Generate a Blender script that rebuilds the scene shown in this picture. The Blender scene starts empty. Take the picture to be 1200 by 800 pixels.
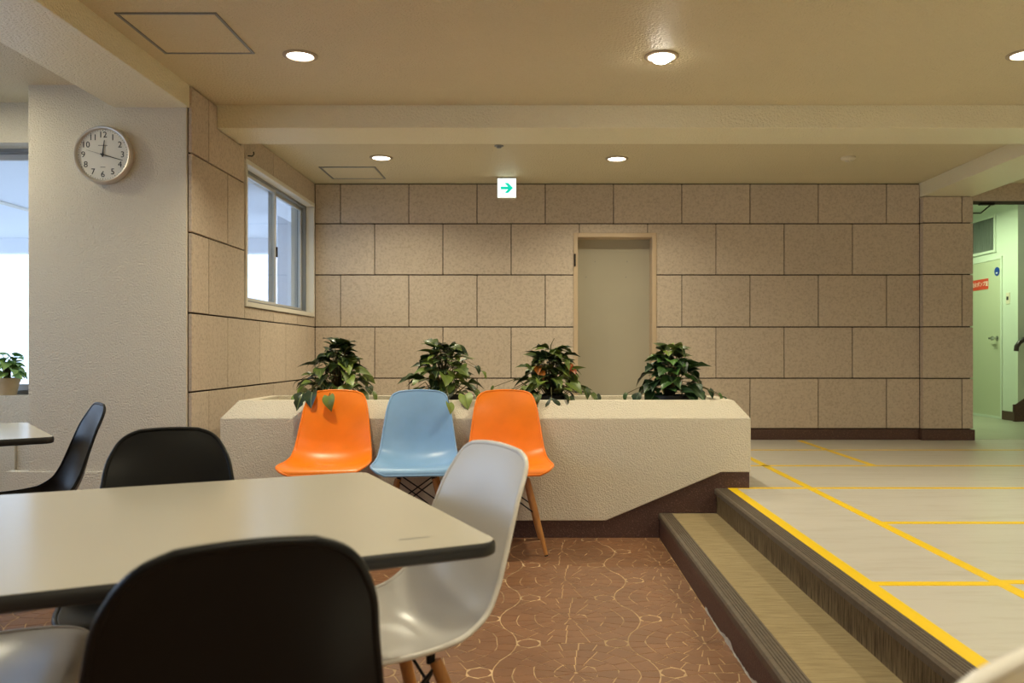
import bpy, bmesh, math, random
from mathutils import Vector, Matrix

# ------------------------------------------------------------------ camera, world, light
SC = bpy.context.scene
COL = SC.collection
FPX = 970.0                      # focal length in pixels of the 1200-wide frame
VX, VY = 632.0, 413.0            # vanishing point of the depth direction
CAM_H = 1.044

cam_data = bpy.data.cameras.new('camera')
cam = bpy.data.objects.new('camera', cam_data)
COL.objects.link(cam)
cam.location = (0, 0, CAM_H)
cam.rotation_euler = (math.radians(90), 0, 0)
cam_data.sensor_width = 36.0
cam_data.lens = FPX / 1200.0 * 36.0
cam_data.shift_x = (600.0 - VX) / 1200.0
cam_data.shift_y = (VY - 400.0) / 1200.0
cam_data.clip_start = 0.02
cam_data.dof.use_dof = True
cam_data.dof.focus_distance = 4.6
cam_data.dof.aperture_fstop = 5.0
SC.camera = cam

SC.view_settings.view_transform = 'Standard'
SC.view_settings.look = 'None'
SC.view_settings.gamma = 1.0
SC.view_settings.use_curve_mapping = False
SC.view_settings.exposure = 0.12

SKY = (0.60, 0.74, 1.0)
SKY_STRENGTH = 2.7
LAMP_COLOR = (1.0, 0.92, 0.68)
LAMP_W = 12.0
CORRIDOR_COLOR = (0.80, 1.0, 0.62)
CORRIDOR_W = 30.0

world = bpy.data.worlds.new('overcast_sky')
SC.world = world
world.use_nodes = True
wn = world.node_tree.nodes
wn['Background'].inputs['Color'].default_value = (*SKY, 1)
wn['Background'].inputs['Strength'].default_value = SKY_STRENGTH


def portal(name, loc, rot, sx, sy):
    l = bpy.data.lights.new(name, 'AREA')
    l.shape = 'RECTANGLE'
    l.size, l.size_y = sx, sy
    l.cycles.is_portal = True
    o = bpy.data.objects.new(name, l)
    o.location, o.rotation_euler = loc, rot
    COL.objects.link(o)


random.seed(7)

# ------------------------------------------------------------------ materials
MATS = {}


def srgb(r, g, b):
    f = lambda c: (c / 255 / 12.92) if c / 255 <= 0.04045 else ((c / 255 + 0.055) / 1.055) ** 2.4
    return (f(r), f(g), f(b))


def mat(name, color, rough=0.6, metal=0.0, vary=0.0, vscale=6.0, bump=0.0, bscale=60.0, bdist=0.01,
        rand=0.0, emit=None, estr=0.0, coat=0.0, spec=0.5, stretch=None, speck=None, detail=3.0, local=False):
    m = bpy.data.materials.new(name)
    m.use_nodes = True
    nt = m.node_tree
    N, L = nt.nodes, nt.links
    b = N['Principled BSDF']
    b.inputs['Base Color'].default_value = (*color, 1)
    b.inputs['Roughness'].default_value = rough
    b.inputs['Metallic'].default_value = metal
    b.inputs['Specular IOR Level'].default_value = spec
    b.inputs['Coat Weight'].default_value = coat
    b.inputs['Coat Roughness'].default_value = 0.15
    if emit:
        b.inputs['Emission Color'].default_value = (*emit, 1)
        b.inputs['Emission Strength'].default_value = estr
    if vary or bump or speck or rand:
        if local:
            src = N.new('ShaderNodeTexCoord').outputs['Object']
        else:
            src = N.new('ShaderNodeNewGeometry').outputs['Position']
        if stretch:
            mp = N.new('ShaderNodeMapping')
            mp.inputs['Scale'].default_value = stretch
            L.new(src, mp.inputs['Vector'])
            src = mp.outputs['Vector']
        col = None
        if vary:
            n = N.new('ShaderNodeTexNoise')
            n.inputs['Scale'].default_value = vscale
            n.inputs['Detail'].default_value = 5
            L.new(src, n.inputs['Vector'])
            r = N.new('ShaderNodeMapRange')
            r.inputs['From Min'].default_value, r.inputs['From Max'].default_value = 0.3, 0.7
            r.inputs['To Min'].default_value, r.inputs['To Max'].default_value = 1 - vary, 1 + vary
            L.new(n.outputs['Fac'], r.inputs['Value'])
            h = N.new('ShaderNodeHueSaturation')
            h.inputs['Color'].default_value = (*color, 1)
            L.new(r.outputs['Result'], h.inputs['Value'])
            col = h.outputs['Color']
        if speck:
            n = N.new('ShaderNodeTexNoise')
            n.inputs['Scale'].default_value = speck[1]
            n.inputs['Detail'].default_value = 4
            n.inputs['Roughness'].default_value = 0.7
            L.new(src, n.inputs['Vector'])
            r = N.new('ShaderNodeMapRange')
            r.inputs['From Min'].default_value, r.inputs['From Max'].default_value = speck[2], speck[3]
            L.new(n.outputs['Fac'], r.inputs['Value'])
            mx = N.new('ShaderNodeMix')
            mx.data_type = 'RGBA'
            L.new(r.outputs['Result'], mx.inputs['Factor'])
            if col:
                L.new(col, mx.inputs['A'])
            else:
                mx.inputs['A'].default_value = (*color, 1)
            mx.inputs['B'].default_value = (*speck[0], 1)
            col = mx.outputs['Result']
        if rand:
            oi = N.new('ShaderNodeObjectInfo')
            r = N.new('ShaderNodeMapRange')
            r.inputs['To Min'].default_value, r.inputs['To Max'].default_value = 1 - rand, 1 + rand
            L.new(oi.outputs['Random'], r.inputs['Value'])
            h = N.new('ShaderNodeHueSaturation')
            if col:
                L.new(col, h.inputs['Color'])
            else:
                h.inputs['Color'].default_value = (*color, 1)
            L.new(r.outputs['Result'], h.inputs['Value'])
            col = h.outputs['Color']
        if col:
            L.new(col, b.inputs['Base Color'])
        if bump:
            n = N.new('ShaderNodeTexNoise')
            n.inputs['Scale'].default_value = bscale
            n.inputs['Detail'].default_value = detail
            L.new(src, n.inputs['Vector'])
            bp = N.new('ShaderNodeBump')
            bp.inputs['Strength'].default_value = bump
            bp.inputs['Distance'].default_value = bdist
            L.new(n.outputs['Fac'], bp.inputs['Height'])
            L.new(bp.outputs['Normal'], b.inputs['Normal'])
    MATS[name] = m
    return m


def ribbed(name, c1, c2, axis, scale, rough=0.95, bump=0.6):
    """carpet with fine ribs across one axis"""
    m = bpy.data.materials.new(name)
    m.use_nodes = True
    N, L = m.node_tree.nodes, m.node_tree.links
    b = N['Principled BSDF']
    b.inputs['Roughness'].default_value = rough
    b.inputs['Specular IOR Level'].default_value = 0.15
    g = N.new('ShaderNodeNewGeometry')
    mp = N.new('ShaderNodeMapping')
    sc = [9.0, 9.0, 9.0]
    sc['XYZ'.index(axis)] = scale
    mp.inputs['Scale'].default_value = sc
    L.new(g.outputs['Position'], mp.inputs['Vector'])
    n = N.new('ShaderNodeTexNoise')
    n.inputs['Scale'].default_value = 1.0
    n.inputs['Detail'].default_value = 4
    n.inputs['Roughness'].default_value = 0.6
    L.new(mp.outputs['Vector'], n.inputs['Vector'])
    r = N.new('ShaderNodeValToRGB')
    r.color_ramp.elements[0].position, r.color_ramp.elements[1].position = 0.33, 0.66
    r.color_ramp.elements[0].color, r.color_ramp.elements[1].color = (*c1, 1), (*c2, 1)
    L.new(n.outputs['Fac'], r.inputs['Fac'])
    L.new(r.outputs['Color'], b.inputs['Base Color'])
    bp = N.new('ShaderNodeBump')
    bp.inputs['Strength'].default_value = bump
    bp.inputs['Distance'].default_value = 0.004
    L.new(n.outputs['Fac'], bp.inputs['Height'])
    L.new(bp.outputs['Normal'], b.inputs['Normal'])
    MATS[name] = m
    return m


def glass(name):
    m = bpy.data.materials.new(name)
    m.use_nodes = True
    N, L = m.node_tree.nodes, m.node_tree.links
    N.remove(N['Principled BSDF'])
    out = N['Material Output']
    tr = N.new('ShaderNodeBsdfTransparent')
    tr.inputs['Color'].default_value = (0.93, 0.96, 0.97, 1)
    gl = N.new('ShaderNodeBsdfGlossy')
    gl.inputs['Roughness'].default_value = 0.02
    lw = N.new('ShaderNodeLayerWeight')
    lw.inputs['Blend'].default_value = 0.5
    fr = N.new('ShaderNodeMath')
    fr.operation = 'POWER'
    L.new(lw.outputs['Facing'], fr.inputs[0])
    fr.inputs[1].default_value = 5.0
    mx = N.new('ShaderNodeMixShader')
    L.new(fr.outputs[0], mx.inputs['Fac'])
    L.new(tr.outputs['BSDF'], mx.inputs[1])
    L.new(gl.outputs['BSDF'], mx.inputs[2])
    L.new(mx.outputs['Shader'], out.inputs['Surface'])
    MATS[name] = m
    return m


def leaf_mat(name, c_dark, c_light, c_vein):
    m = bpy.data.materials.new(name)
    m.use_nodes = True
    N, L = m.node_tree.nodes, m.node_tree.links
    b = N['Principled BSDF']
    b.inputs['Roughness'].default_value = 0.38
    oi = N.new('ShaderNodeObjectInfo')
    tc = N.new('ShaderNodeTexCoord')
    n = N.new('ShaderNodeTexNoise')
    n.inputs['Scale'].default_value = 22
    L.new(tc.outputs['Object'], n.inputs['Vector'])
    ad = N.new('ShaderNodeMath')
    ad.operation = 'MULTIPLY_ADD'
    L.new(n.outputs['Fac'], ad.inputs[0])
    ad.inputs[1].default_value = 0.7
    po = N.new('ShaderNodeMath')
    po.operation = 'POWER'
    L.new(oi.outputs['Random'], po.inputs[0])
    po.inputs[1].default_value = 2.2
    L.new(po.outputs[0], ad.inputs[2])
    r = N.new('ShaderNodeValToRGB')
    r.color_ramp.elements[0].position, r.color_ramp.elements[1].position = 0.35, 1.15
    r.color_ramp.elements[0].color, r.color_ramp.elements[1].color = (*c_dark, 1), (*c_light, 1)
    L.new(ad.outputs[0], r.inputs['Fac'])
    sx = N.new('ShaderNodeSeparateXYZ')
    L.new(tc.outputs['Object'], sx.inputs[0])
    ab = N.new('ShaderNodeMath')
    ab.operation = 'ABSOLUTE'
    L.new(sx.outputs['X'], ab.inputs[0])
    lt = N.new('ShaderNodeMath')
    lt.operation = 'LESS_THAN'
    L.new(ab.outputs[0], lt.inputs[0])
    lt.inputs[1].default_value = 0.0022
    mx = N.new('ShaderNodeMix')
    mx.data_type = 'RGBA'
    L.new(lt.outputs[0], mx.inputs['Factor'])
    L.new(r.outputs['Color'], mx.inputs['A'])
    mx.inputs['B'].default_value = (*c_vein, 1)
    L.new(mx.outputs['Result'], b.inputs['Base Color'])
    MATS[name] = m
    return m


mat('plaster', srgb(226, 217, 198), 0.8, bump=0.9, bscale=110, bdist=0.009, vary=0.02, vscale=1.5)
mat('ceiling_spray', srgb(222, 209, 176), 0.50, bump=1.0, bscale=75, bdist=0.012, vary=0.02, vscale=1.5, spec=0.5)
mat('beam_paint', srgb(246, 238, 208), 0.30, bump=1.0, bscale=85, bdist=0.010, vary=0.02, vscale=1.5, spec=0.6)
mat('paint_white', srgb(228, 222, 210), 0.5)
mat('stone_tile', srgb(206, 190, 172), 0.9, speck=(srgb(168, 150, 132), 60.0, 0.45, 0.80), bump=0.35, bscale=130,
    bdist=0.004, rand=0.045, spec=0.2)
mat('joint_dark', srgb(62, 48, 38), 0.9)
mat('brown_stone', srgb(80, 54, 46), 0.5, speck=(srgb(128, 98, 86), 120.0, 0.55, 0.70), bump=0.6, bscale=140, bdist=0.005)
mat('planter_plaster', srgb(226, 216, 196), 0.85, bump=0.9, bscale=140, bdist=0.008, vary=0.02, vscale=3)
mat('terracotta', srgb(130, 91, 63), 0.42, vary=0.13, vscale=7.0, rand=0.07, bump=0.15, bscale=90, bdist=0.003,
    speck=(srgb(118, 80, 58), 38.0, 0.5, 0.8))
mat('grout', srgb(192, 162, 124), 0.8, vary=0.35, vscale=5)
mat('lino', srgb(197, 192, 183), 0.33, vary=0.03, vscale=1.0, stretch=(1.2, 9.0, 1.0),
    speck=(srgb(178, 169, 155), 2.2, 0.5, 0.85), bump=0.05, bscale=6)
mat('yellow_tape', srgb(240, 200, 10), 0.4)
mat('nosing', srgb(90, 78, 64), 0.6, vary=0.15, vscale=40, bump=0.4, bscale=200, bdist=0.002)
ribbed('carpet_tread', srgb(128, 112, 82), srgb(164, 147, 112), 'Y', 240.0)
ribbed('carpet_riser', srgb(72, 60, 44), srgb(138, 120, 90), 'Y', 110.0)
mat('aluminium', srgb(205, 206, 206), 0.4, metal=0.25)
mat('aluminium_dark', srgb(140, 142, 144), 0.4, metal=0.4)
mat('window_white', srgb(226, 220, 208), 0.45)
glass('glass')
mat('door_grey', srgb(176, 168, 148), 0.55, vary=0.03, vscale=2)
mat('door_frame', srgb(200, 176, 146), 0.45)
mat('steel_dark', srgb(52, 48, 44), 0.4, metal=0.7)
mat('black_steel', srgb(16, 16, 16), 0.45, metal=0.3)
mat('chrome', srgb(200, 200, 200), 0.2, metal=1.0)
mat('shell_black', srgb(10, 10, 11), 0.36, spec=0.3, bump=0.12, bscale=420, bdist=0.001, local=True)
mat('shell_white', srgb(238, 233, 224), 0.24, bump=0.04, bscale=300, bdist=0.001, local=True)
mat('shell_orange', srgb(250, 132, 22), 0.34, vary=0.06, vscale=9, local=True)
mat('shell_blue', srgb(132, 172, 214), 0.34, vary=0.05, vscale=9, local=True)
mat('beech', srgb(190, 132, 72), 0.45, vary=0.14, vscale=14, stretch=(9, 9, 1.2), local=True)
mat('rubber', srgb(24, 24, 24), 0.8)
mat('laminate', srgb(216, 209, 191), 0.22, vary=0.008, vscale=2)
mat('edge_black', srgb(34, 33, 33), 0.4)
mat('table_leg', srgb(40, 40, 42), 0.4, metal=0.5)
mat('clock_rim', srgb(208, 200, 188), 0.3, metal=0.5)
mat('clock_face', srgb(232, 228, 216), 0.55)
mat('ink', srgb(40, 38, 36), 0.6)
mat('ink_light', srgb(150, 146, 138), 0.6)
mat('pot_black', srgb(20, 20, 20), 0.5)
mat('pot_beige', srgb(205, 180, 140), 0.7, vary=0.08, vscale=20)
mat('soil', srgb(58, 44, 32), 0.95, bump=0.8, bscale=80)
leaf_mat('leaf_green', srgb(28, 48, 24), srgb(124, 144, 64), srgb(110, 124, 74))
leaf_mat('leaf_deep', srgb(22, 46, 26), srgb(84, 122, 58), srgb(80, 110, 66))
leaf_mat('leaf_light', srgb(90, 145, 80), srgb(170, 205, 120), srgb(160, 190, 120))
leaf_mat('leaf_autumn', srgb(150, 60, 40), srgb(214, 130, 50), srgb(190, 140, 90))
mat('stem', srgb(84, 78, 40), 0.6)
mat('smoke_plastic', srgb(222, 212, 190), 0.5)
mat('lamp_glow', (1, 1, 1), 0.4, emit=(1.0, 0.93, 0.80), estr=9.0)
mat('bulb_glow', (1, 1, 1), 0.4, emit=(1.0, 0.93, 0.80), estr=36.0)
mat('lamp_trim', srgb(176, 160, 136), 0.4)
mat('sign_white', srgb(235, 245, 240), 0.4, emit=(0.86, 1.0, 0.95), estr=1.25)
mat('sign_green', srgb(0, 180, 140), 0.4, emit=(0.0, 0.62, 0.45), estr=0.9)
mat('sign_grey', srgb(80, 130, 120), 0.4)
mat('corridor_paint', srgb(214, 222, 206), 0.7)
mat('corridor_door', srgb(196, 200, 172), 0.5)
mat('corridor_floor', srgb(176, 176, 156), 0.35, vary=0.04, vscale=3)
mat('louvre_metal', srgb(150, 156, 148), 0.5, metal=0.0)
mat('sign_red', srgb(214, 74, 52), 0.5)
mat('sign_blue', srgb(20, 66, 150), 0.5)
mat('sign_ink_white', srgb(244, 236, 224), 0.5)
mat('handrail', srgb(48, 38, 34), 0.35)
mat('tube_glow', (1, 1, 1), 0.4, emit=CORRIDOR_COLOR, estr=4.0)
mat('terrace_paint', srgb(236, 238, 242), 0.8)
mat('terrace_floor', srgb(196, 196, 194), 0.8)
mat('caulk', srgb(196, 188, 176), 0.8)


# ------------------------------------------------------------------ mesh helpers
class MB:
    def __init__(s):
        s.v, s.f = [], []

    def add(s, verts, faces):
        o = len(s.v)
        s.v += [tuple(p) for p in verts]
        s.f += [tuple(i + o for i in f) for f in faces]
        return s

    def box(s, x0, x1, y0, y1, z0, z1):
        return s.add([(x0, y0, z0), (x1, y0, z0), (x1, y1, z0), (x0, y1, z0),
                      (x0, y0, z1), (x1, y0, z1), (x1, y1, z1), (x0, y1, z1)],
                     [(3, 2, 1, 0), (4, 5, 6, 7), (0, 1, 5, 4), (1, 2, 6, 5), (2, 3, 7, 6), (3, 0, 4, 7)])

    def prism(s, poly, axis, a, b):
        """polygon given in the two axes other than `axis`, extruded from a to b"""
        def pt(p, q):
            if axis == 'X':
                return (q, p[0], p[1])
            if axis == 'Y':
                return (p[0], q, p[1])
            return (p[0], p[1], q)
        n = len(poly)
        vs = [pt(p, a) for p in poly] + [pt(p, b) for p in poly]
        fs = [tuple(range(n - 1, -1, -1)), tuple(range(n, 2 * n))]
        fs += [(i, (i + 1) % n, n + (i + 1) % n, n + i) for i in range(n)]
        return s.add(vs, fs)

    def tube(s, p0, p1, r0, r1=None, n=12, caps=True):
        r1 = r0 if r1 is None else r1
        p0, p1 = Vector(p0), Vector(p1)
        d = (p1 - p0).normalized()
        u = d.orthogonal().normalized()
        w = d.cross(u)
        vs = []
        for p, r in ((p0, r0), (p1, r1)):
            for i in range(n):
                a = 2 * math.pi * i / n
                vs.append(p + r * (math.cos(a) * u + math.sin(a) * w))
        fs = [(i, (i + 1) % n, n + (i + 1) % n, n + i) for i in range(n)]
        if caps:
            fs += [tuple(range(n - 1, -1, -1)), tuple(range(n, 2 * n))]
        return s.add(vs, fs)

    def path(s, pts, r, n=8, closed=False):
        pts = [Vector(p) for p in pts]
        m = len(pts)
        vs, fs = [], []
        u = None
        for i, p in enumerate(pts):
            if closed:
                d = pts[(i + 1) % m] - pts[i - 1]
            else:
                d = pts[min(i + 1, m - 1)] - pts[max(i - 1, 0)]
            d.normalize()
            u = d.orthogonal().normalized() if u is None else (u - d * u.dot(d)).normalized()
            w = d.cross(u)
            rr = r[i] if isinstance(r, (list, tuple)) else r
            for k in range(n):
                a = 2 * math.pi * k / n
                vs.append(p + rr * (math.cos(a) * u + math.sin(a) * w))
        for i in range(m if closed else m - 1):
            j = (i + 1) % m
            for k in range(n):
                q = (k + 1) % n
                fs.append((i * n + k, i * n + q, j * n + q, j * n + k))
        if not closed:
            fs += [tuple(range(n - 1, -1, -1)), tuple((m - 1) * n + k for k in range(n))]
        return s.add(vs, fs)

    def lathe(s, prof, c=(0, 0, 0), n=32, axis='Z', flip=False):
        """prof: list of (radius, height) about an axis through c"""
        vs, fs = [], []
        for r, h in prof:
            for i in range(n):
                a = 2 * math.pi * i / n
                x, y = r * math.cos(a), r * math.sin(a)
                if axis == 'Z':
                    p = (c[0] + x, c[1] + y, c[2] + h)
                elif axis == 'Y':
                    p = (c[0] + x, c[1] + h, c[2] + y)
                else:
                    p = (c[0] + h, c[1] + x, c[2] + y)
                vs.append(p)
        m = len(prof)
        for j in range(m - 1):
            for i in range(n):
                q = (i + 1) % n
                fs.append((j * n + i, j * n + q, (j + 1) * n + q, (j + 1) * n + i))
        fs += [tuple(range(n - 1, -1, -1)), tuple((m - 1) * n + i for i in range(n))]
        return s.add(vs, fs)

    def mesh(s, name, bevel=0.0, seg=2, smooth=False, merge=False):
        me = bpy.data.meshes.new(name)
        me.from_pydata(s.v, [], s.f)
        bm = bmesh.new()
        bm.from_mesh(me)
        if merge:
            bmesh.ops.remove_doubles(bm, verts=bm.verts, dist=1e-5)
        bmesh.ops.recalc_face_normals(bm, faces=bm.faces)
        if bevel:
            ed = [e for e in bm.edges if len(e.link_faces) == 2 and e.calc_face_angle(0) > 0.4]
            bmesh.ops.bevel(bm, geom=ed, offset=bevel, segments=seg, affect='EDGES', profile=0.5)
        bm.to_mesh(me)
        bm.free()
        if smooth:
            for p in me.polygons:
                p.use_smooth = True
            if smooth != 'all':
                me.set_sharp_from_angle(angle=math.radians(40))
        return me

    def build(s, name, m, parent=None, **k):
        return obj(name, s.mesh(name, **k), m, parent)


def obj(name, me, m, parent=None):
    o = bpy.data.objects.new(name, me)
    if m is not None and not me.materials:
        me.materials.append(MATS[m])
    COL.objects.link(o)
    if parent is not None:
        o.parent = parent
    return o


def tag(o, label=None, cat=None, group=None, kind=None):
    if label:
        o['label'] = label
    if cat:
        o['category'] = cat
    if group:
        o['group'] = group
    if kind:
        o['kind'] = kind
    return o


def thing(name, label, cat, loc=(0, 0, 0), rz=0.0, group=None):
    o = bpy.data.objects.new(name, None)
    o.empty_display_size = 0.1
    COL.objects.link(o)
    o.location, o.rotation_euler = loc, (0, 0, rz)
    return tag(o, label, cat, group)


def copy_tree(o, parent=None):
    c = o.copy()
    COL.objects.link(c)
    c.parent = parent
    for ch in list(o.children):
        copy_tree(ch, c)
    return c


def text(body, size, m, matrix, parent, name='lettering', depth=0.0004):
    cu = bpy.data.curves.new(name, 'FONT')
    cu.body, cu.size, cu.align_x, cu.align_y, cu.extrude = body, size, 'CENTER', 'CENTER', depth
    cu.resolution_u = 3
    t = bpy.data.objects.new('tmp', cu)
    COL.objects.link(t)
    bpy.context.view_layer.update()
    me = bpy.data.meshes.new_from_object(t.evaluated_get(bpy.context.evaluated_depsgraph_get()))
    bpy.data.objects.remove(t)
    me.name = name
    me.materials.clear()
    me.transform(matrix)
    return obj(name, me, m, parent)


# ------------------------------------------------------------------ main dimensions (metres; Y is depth)
D_BACK = 7.275          # face of the tiled back wall
X_TILE = -1.9725        # face of the tiled left wall
D_PIL = 4.69            # front of the pillar with the clock
D_WIN = 5.02            # wall with the window left of the pillar
X_LEFT = -4.2
X_RIGHT = 6.3
Y_REAR = -3.4
Z_CEIL = 2.56
Z_CEIL_BACK = 2.53
Z_UP = 0.279            # raised floor
Z_STEP = 0.14
X_STEP1, X_STEP2 = 0.677, 1.0
D_PLANT = 4.66          # front of the planter
ROWS = [0.376, 0.8185, 1.269, 1.7265, 2.1765, 2.56]
GAP_H, GAP_V = 0.010, 0.007
TILE_T = 0.02


def st(o, label=None):
    return tag(o, label, None, None, 'structure')


# ------------------------------------------------------------------ floors
floor = st(MB().box(X_LEFT - 0.2, X_STEP2, Y_REAR - 0.2, 5.3, -0.12, -0.0012).build('floor', 'grout'),
           'lower floor paved with terracotta mosaic in wheel patterns')

# terracotta mosaic: wheels of ring segments on a triangular lattice
PITCH = 0.548
RW = PITCH / 2
RINGS = [(0.006, 0.072, 9), (0.072, 0.140, 13), (0.140, 0.208, 18), (0.208, RW, 22)]


def shrink(poly, g):
    cx = sum(p[0] for p in poly) / len(poly)
    cy = sum(p[1] for p in poly) / len(poly)
    out = []
    for x, y in poly:
        d = math.hypot(x - cx, y - cy)
        k = max(0.2, (d - g * 1.25) / d)
        out.append((cx + (x - cx) * k, cy + (y - cy) * k))
    return out


def wheel_polys(seed):
    rnd = random.Random(seed)
    out = []
    for r0, r1, n in RINGS:
        off = rnd.random() * 6.28
        cuts = sorted(off + 2 * math.pi * (i + rnd.uniform(-0.22, 0.22)) / n for i in range(n))
        for i in range(n):
            a0 = cuts[i]
            a1 = cuts[(i + 1) % n] + (2 * math.pi if i == n - 1 else 0)
            am = (a0 + a1) / 2
            da = rnd.uniform(0.0009, 0.0019) / ((r0 + r1) / 2)
            w = lambda r, a: r + (0.0035 * math.sin(5 * a + seed + r * 40) + 0.0025 * math.sin(9 * a + 2 * seed) if 0.02 < r < RW - 0.01 else 0.0)
            ri = (lambda a: w(r0, a) + gi) if r0 > 0.02 else (lambda a: 0.007)
            gi, go = rnd.uniform(0.0008, 0.0022), rnd.uniform(0.0008, 0.0022)
            poly = [(r * math.cos(a), r * math.sin(a)) for r, a in
                    ((ri(a0), a0 + da), (w(r1, a0) - go, a0 + da), (w(r1, am) - go, am), (w(r1, a1) - go, a1 - da), (ri(a1), a1 - da))]
            out.append(poly)
    return out


def gusset_polys(sign):
    """pieces in the gap between three touching wheels, about its centre"""
    out = []
    rg = PITCH / math.sqrt(3) - RW
    mid = PITCH / (2 * math.sqrt(3))
    out.append([(rg * 0.95 * math.cos(a), rg * 0.95 * math.sin(a)) for a in [i * math.pi / 4 for i in range(8)]])
    for k in range(3):
        a = math.radians(60 + 120 * k) if sign > 0 else math.radians(120 * k)
        c, s_ = math.cos(a), math.sin(a)
        side = []
        for r in (rg * 1.0, 0.065, 0.09, 0.118):
            side.append((r, RW - math.sqrt(RW * RW - (r - mid) ** 2) - 0.0015))
        poly = [(r, -t) for r, t in side] + [(r, t) for r, t in reversed(side)]
        out.append([(r * c - t * s_, r * s_ + t * c) for r, t in poly])
    return out


WHEELS = [wheel_polys(s) for s in (1, 2, 3)]
GUSS = {1: gusset_polys(1), -1: gusset_polys(-1)}
pieces = []             # (screen size, centre, key, poly)
X0, Y0 = 0.12, 3.25
COLW = PITCH * math.sqrt(3) / 2
for ci in range(-10, 3):
    for ri in range(-13, 6):
        cx = X0 + ci * COLW
        cy = Y0 + ri * PITCH + (PITCH / 2 if ci % 2 else 0.0)
        w = (ci * 5 + ri * 3) % 3
        for pi_, poly in enumerate(WHEELS[w]):
            pieces.append((cx, cy, ('w', w, pi_), poly))
        # gussets: right of each wheel, above and below
        for sgn, (dx, dy) in ((1, (PITCH / math.sqrt(3) / 2, PITCH / 2)), (-1, (PITCH / math.sqrt(3), 0.0))):
            for pi_, poly in enumerate(GUSS[sgn]):
                pieces.append((cx + dx, cy + dy, ('g', sgn, pi_), poly))
cand, rest = [], []
for cx, cy, key, poly in pieces:
    mx = cx + sum(p[0] for p in poly) / len(poly)
    my = cy + sum(p[1] for p in poly) / len(poly)
    xs = [cx + p[0] for p in poly]
    ys = [cy + p[1] for p in poly]
    if max(xs) > X_STEP1 - 0.004 or min(xs) < X_LEFT + 0.01 or max(ys) > D_PLANT + 0.012 or min(ys) < Y_REAR:
        # trim to the edges of the floor
        poly = [(min(max(cx + p[0], X_LEFT + 0.01), X_STEP1 - 0.004) - cx,
                 min(max(cy + p[1], Y_REAR), D_PLANT + 0.012) - cy) for p in poly]
        if max(p[0] for p in poly) - min(p[0] for p in poly) < 0.008 or \
           max(p[1] for p in poly) - min(p[1] for p in poly) < 0.008:
            continue
        key = None
    if my > 0.4:
        px = VX + mx * FPX / my
        py = VY + CAM_H * FPX / my
    else:
        px = py = -1
    vis = (575 < px < 890 and 640 < py < 806) or (440 < px < 640 and 780 < py < 806)
    if vis:
        cand.append((my, cx, cy, key, poly))
    else:
        rest.append((cx, cy, poly))
cand.sort(key=lambda c: c[0])
for c in cand[300:]:
    rest.append((c[1], c[2], c[4]))
PIECE_ME = {}


def piece_mb(mb, poly, ox, oy):
    n = len(poly)
    top = [(ox + x, oy + y, 0.0) for x, y in shrink(poly, 0.0008)]
    bot = [(ox + x, oy + y, -0.002) for x, y in poly]
    mb.add(bot + top, [tuple(range(n, 2 * n))] + [(i, (i + 1) % n, n + (i + 1) % n, n + i) for i in range(n)])


for my, cx, cy, key, poly in cand[:300]:
    me = PIECE_ME.get(key) if key else None
    if me is None:
        mb = MB()
        piece_mb(mb, poly, 0, 0)
        me = mb.mesh('mosaic_tile')
        if key:
            PIECE_ME[key] = me
    o = obj('mosaic_tile', me, 'terracotta', floor)
    o.location = (cx, cy, 0)
mb = MB()
for cx, cy, poly in rest:
    piece_mb(mb, poly, cx, cy)
tag(mb.build('mosaic_tiles_field', 'terracotta', floor), kind='stuff')

floor_up = MB()
floor_up.box(X_STEP2 + 0.06, X_RIGHT + 0.2, Y_REAR - 0.2, D_PLANT + 0.02, -0.12, Z_UP)
floor_up.box(X_TILE - 0.1, X_RIGHT + 0.2, D_PLANT + 0.02, D_BACK + 0.16, -0.12, Z_UP)
floor_up = st(floor_up.build('floor_raised', 'lino'), 'raised floor of pale sheet vinyl marked with yellow tape')


def tape(x0, x1, y0, y1):
    MB().box(x0, x1, y0, y1, Z_UP - 0.001, Z_UP + 0.0012).build('tape_strip', 'yellow_tape', floor_up)


T = 0.046
tape(1.062, 1.112, Y_REAR, 4.675 + T / 2)                    # along the upper step
tape(1.112, X_RIGHT, 4.675 - T / 2, 4.675 + T / 2)
tape(1.505, 1.505 + T, Y_REAR, 4.675 - T / 2)
tape(1.505, 1.505 + T, 4.675 + T / 2, 7.0)
tape(1.24, X_RIGHT, 5.60 - T / 2, 5.60 + T / 2)
tape(1.6, X_RIGHT, 6.5 - T / 2, 6.5 + T / 2)
tape(2.24, 2.24 + T, 5.60 + T / 2, 7.2)
tape(1.551, X_RIGHT, 3.72 - T / 2, 3.72 + T / 2)
tape(1.112, 1.505, 2.74 - T / 2, 2.74 + T / 2)
tape(1.551, X_RIGHT, 2.76 - T / 2, 2.76 + T / 2)
tape(1.551, X_RIGHT, 1.75 - T / 2, 1.75 + T / 2)

# ------------------------------------------------------------------ the two steps
step = st(MB().box(X_STEP1 + 0.012, X_STEP2 + 0.06, Y_REAR, D_PLANT + 0.008, -0.1, Z_STEP - 0.012).build('step_lower', 'brown_stone'),
          'lower step with beige ribbed carpet tread and dark stone riser')
MB().box(X_STEP1, X_STEP1 + 0.014, Y_REAR, D_PLANT + 0.006, -0.003, Z_STEP - 0.022).build('riser', 'brown_stone', step)
MB().box(X_STEP1 + 0.07, X_STEP2 + 0.014, Y_REAR, D_PLANT + 0.006, Z_STEP - 0.012, Z_STEP - 0.002).build('carpet', 'carpet_tread', step)


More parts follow.
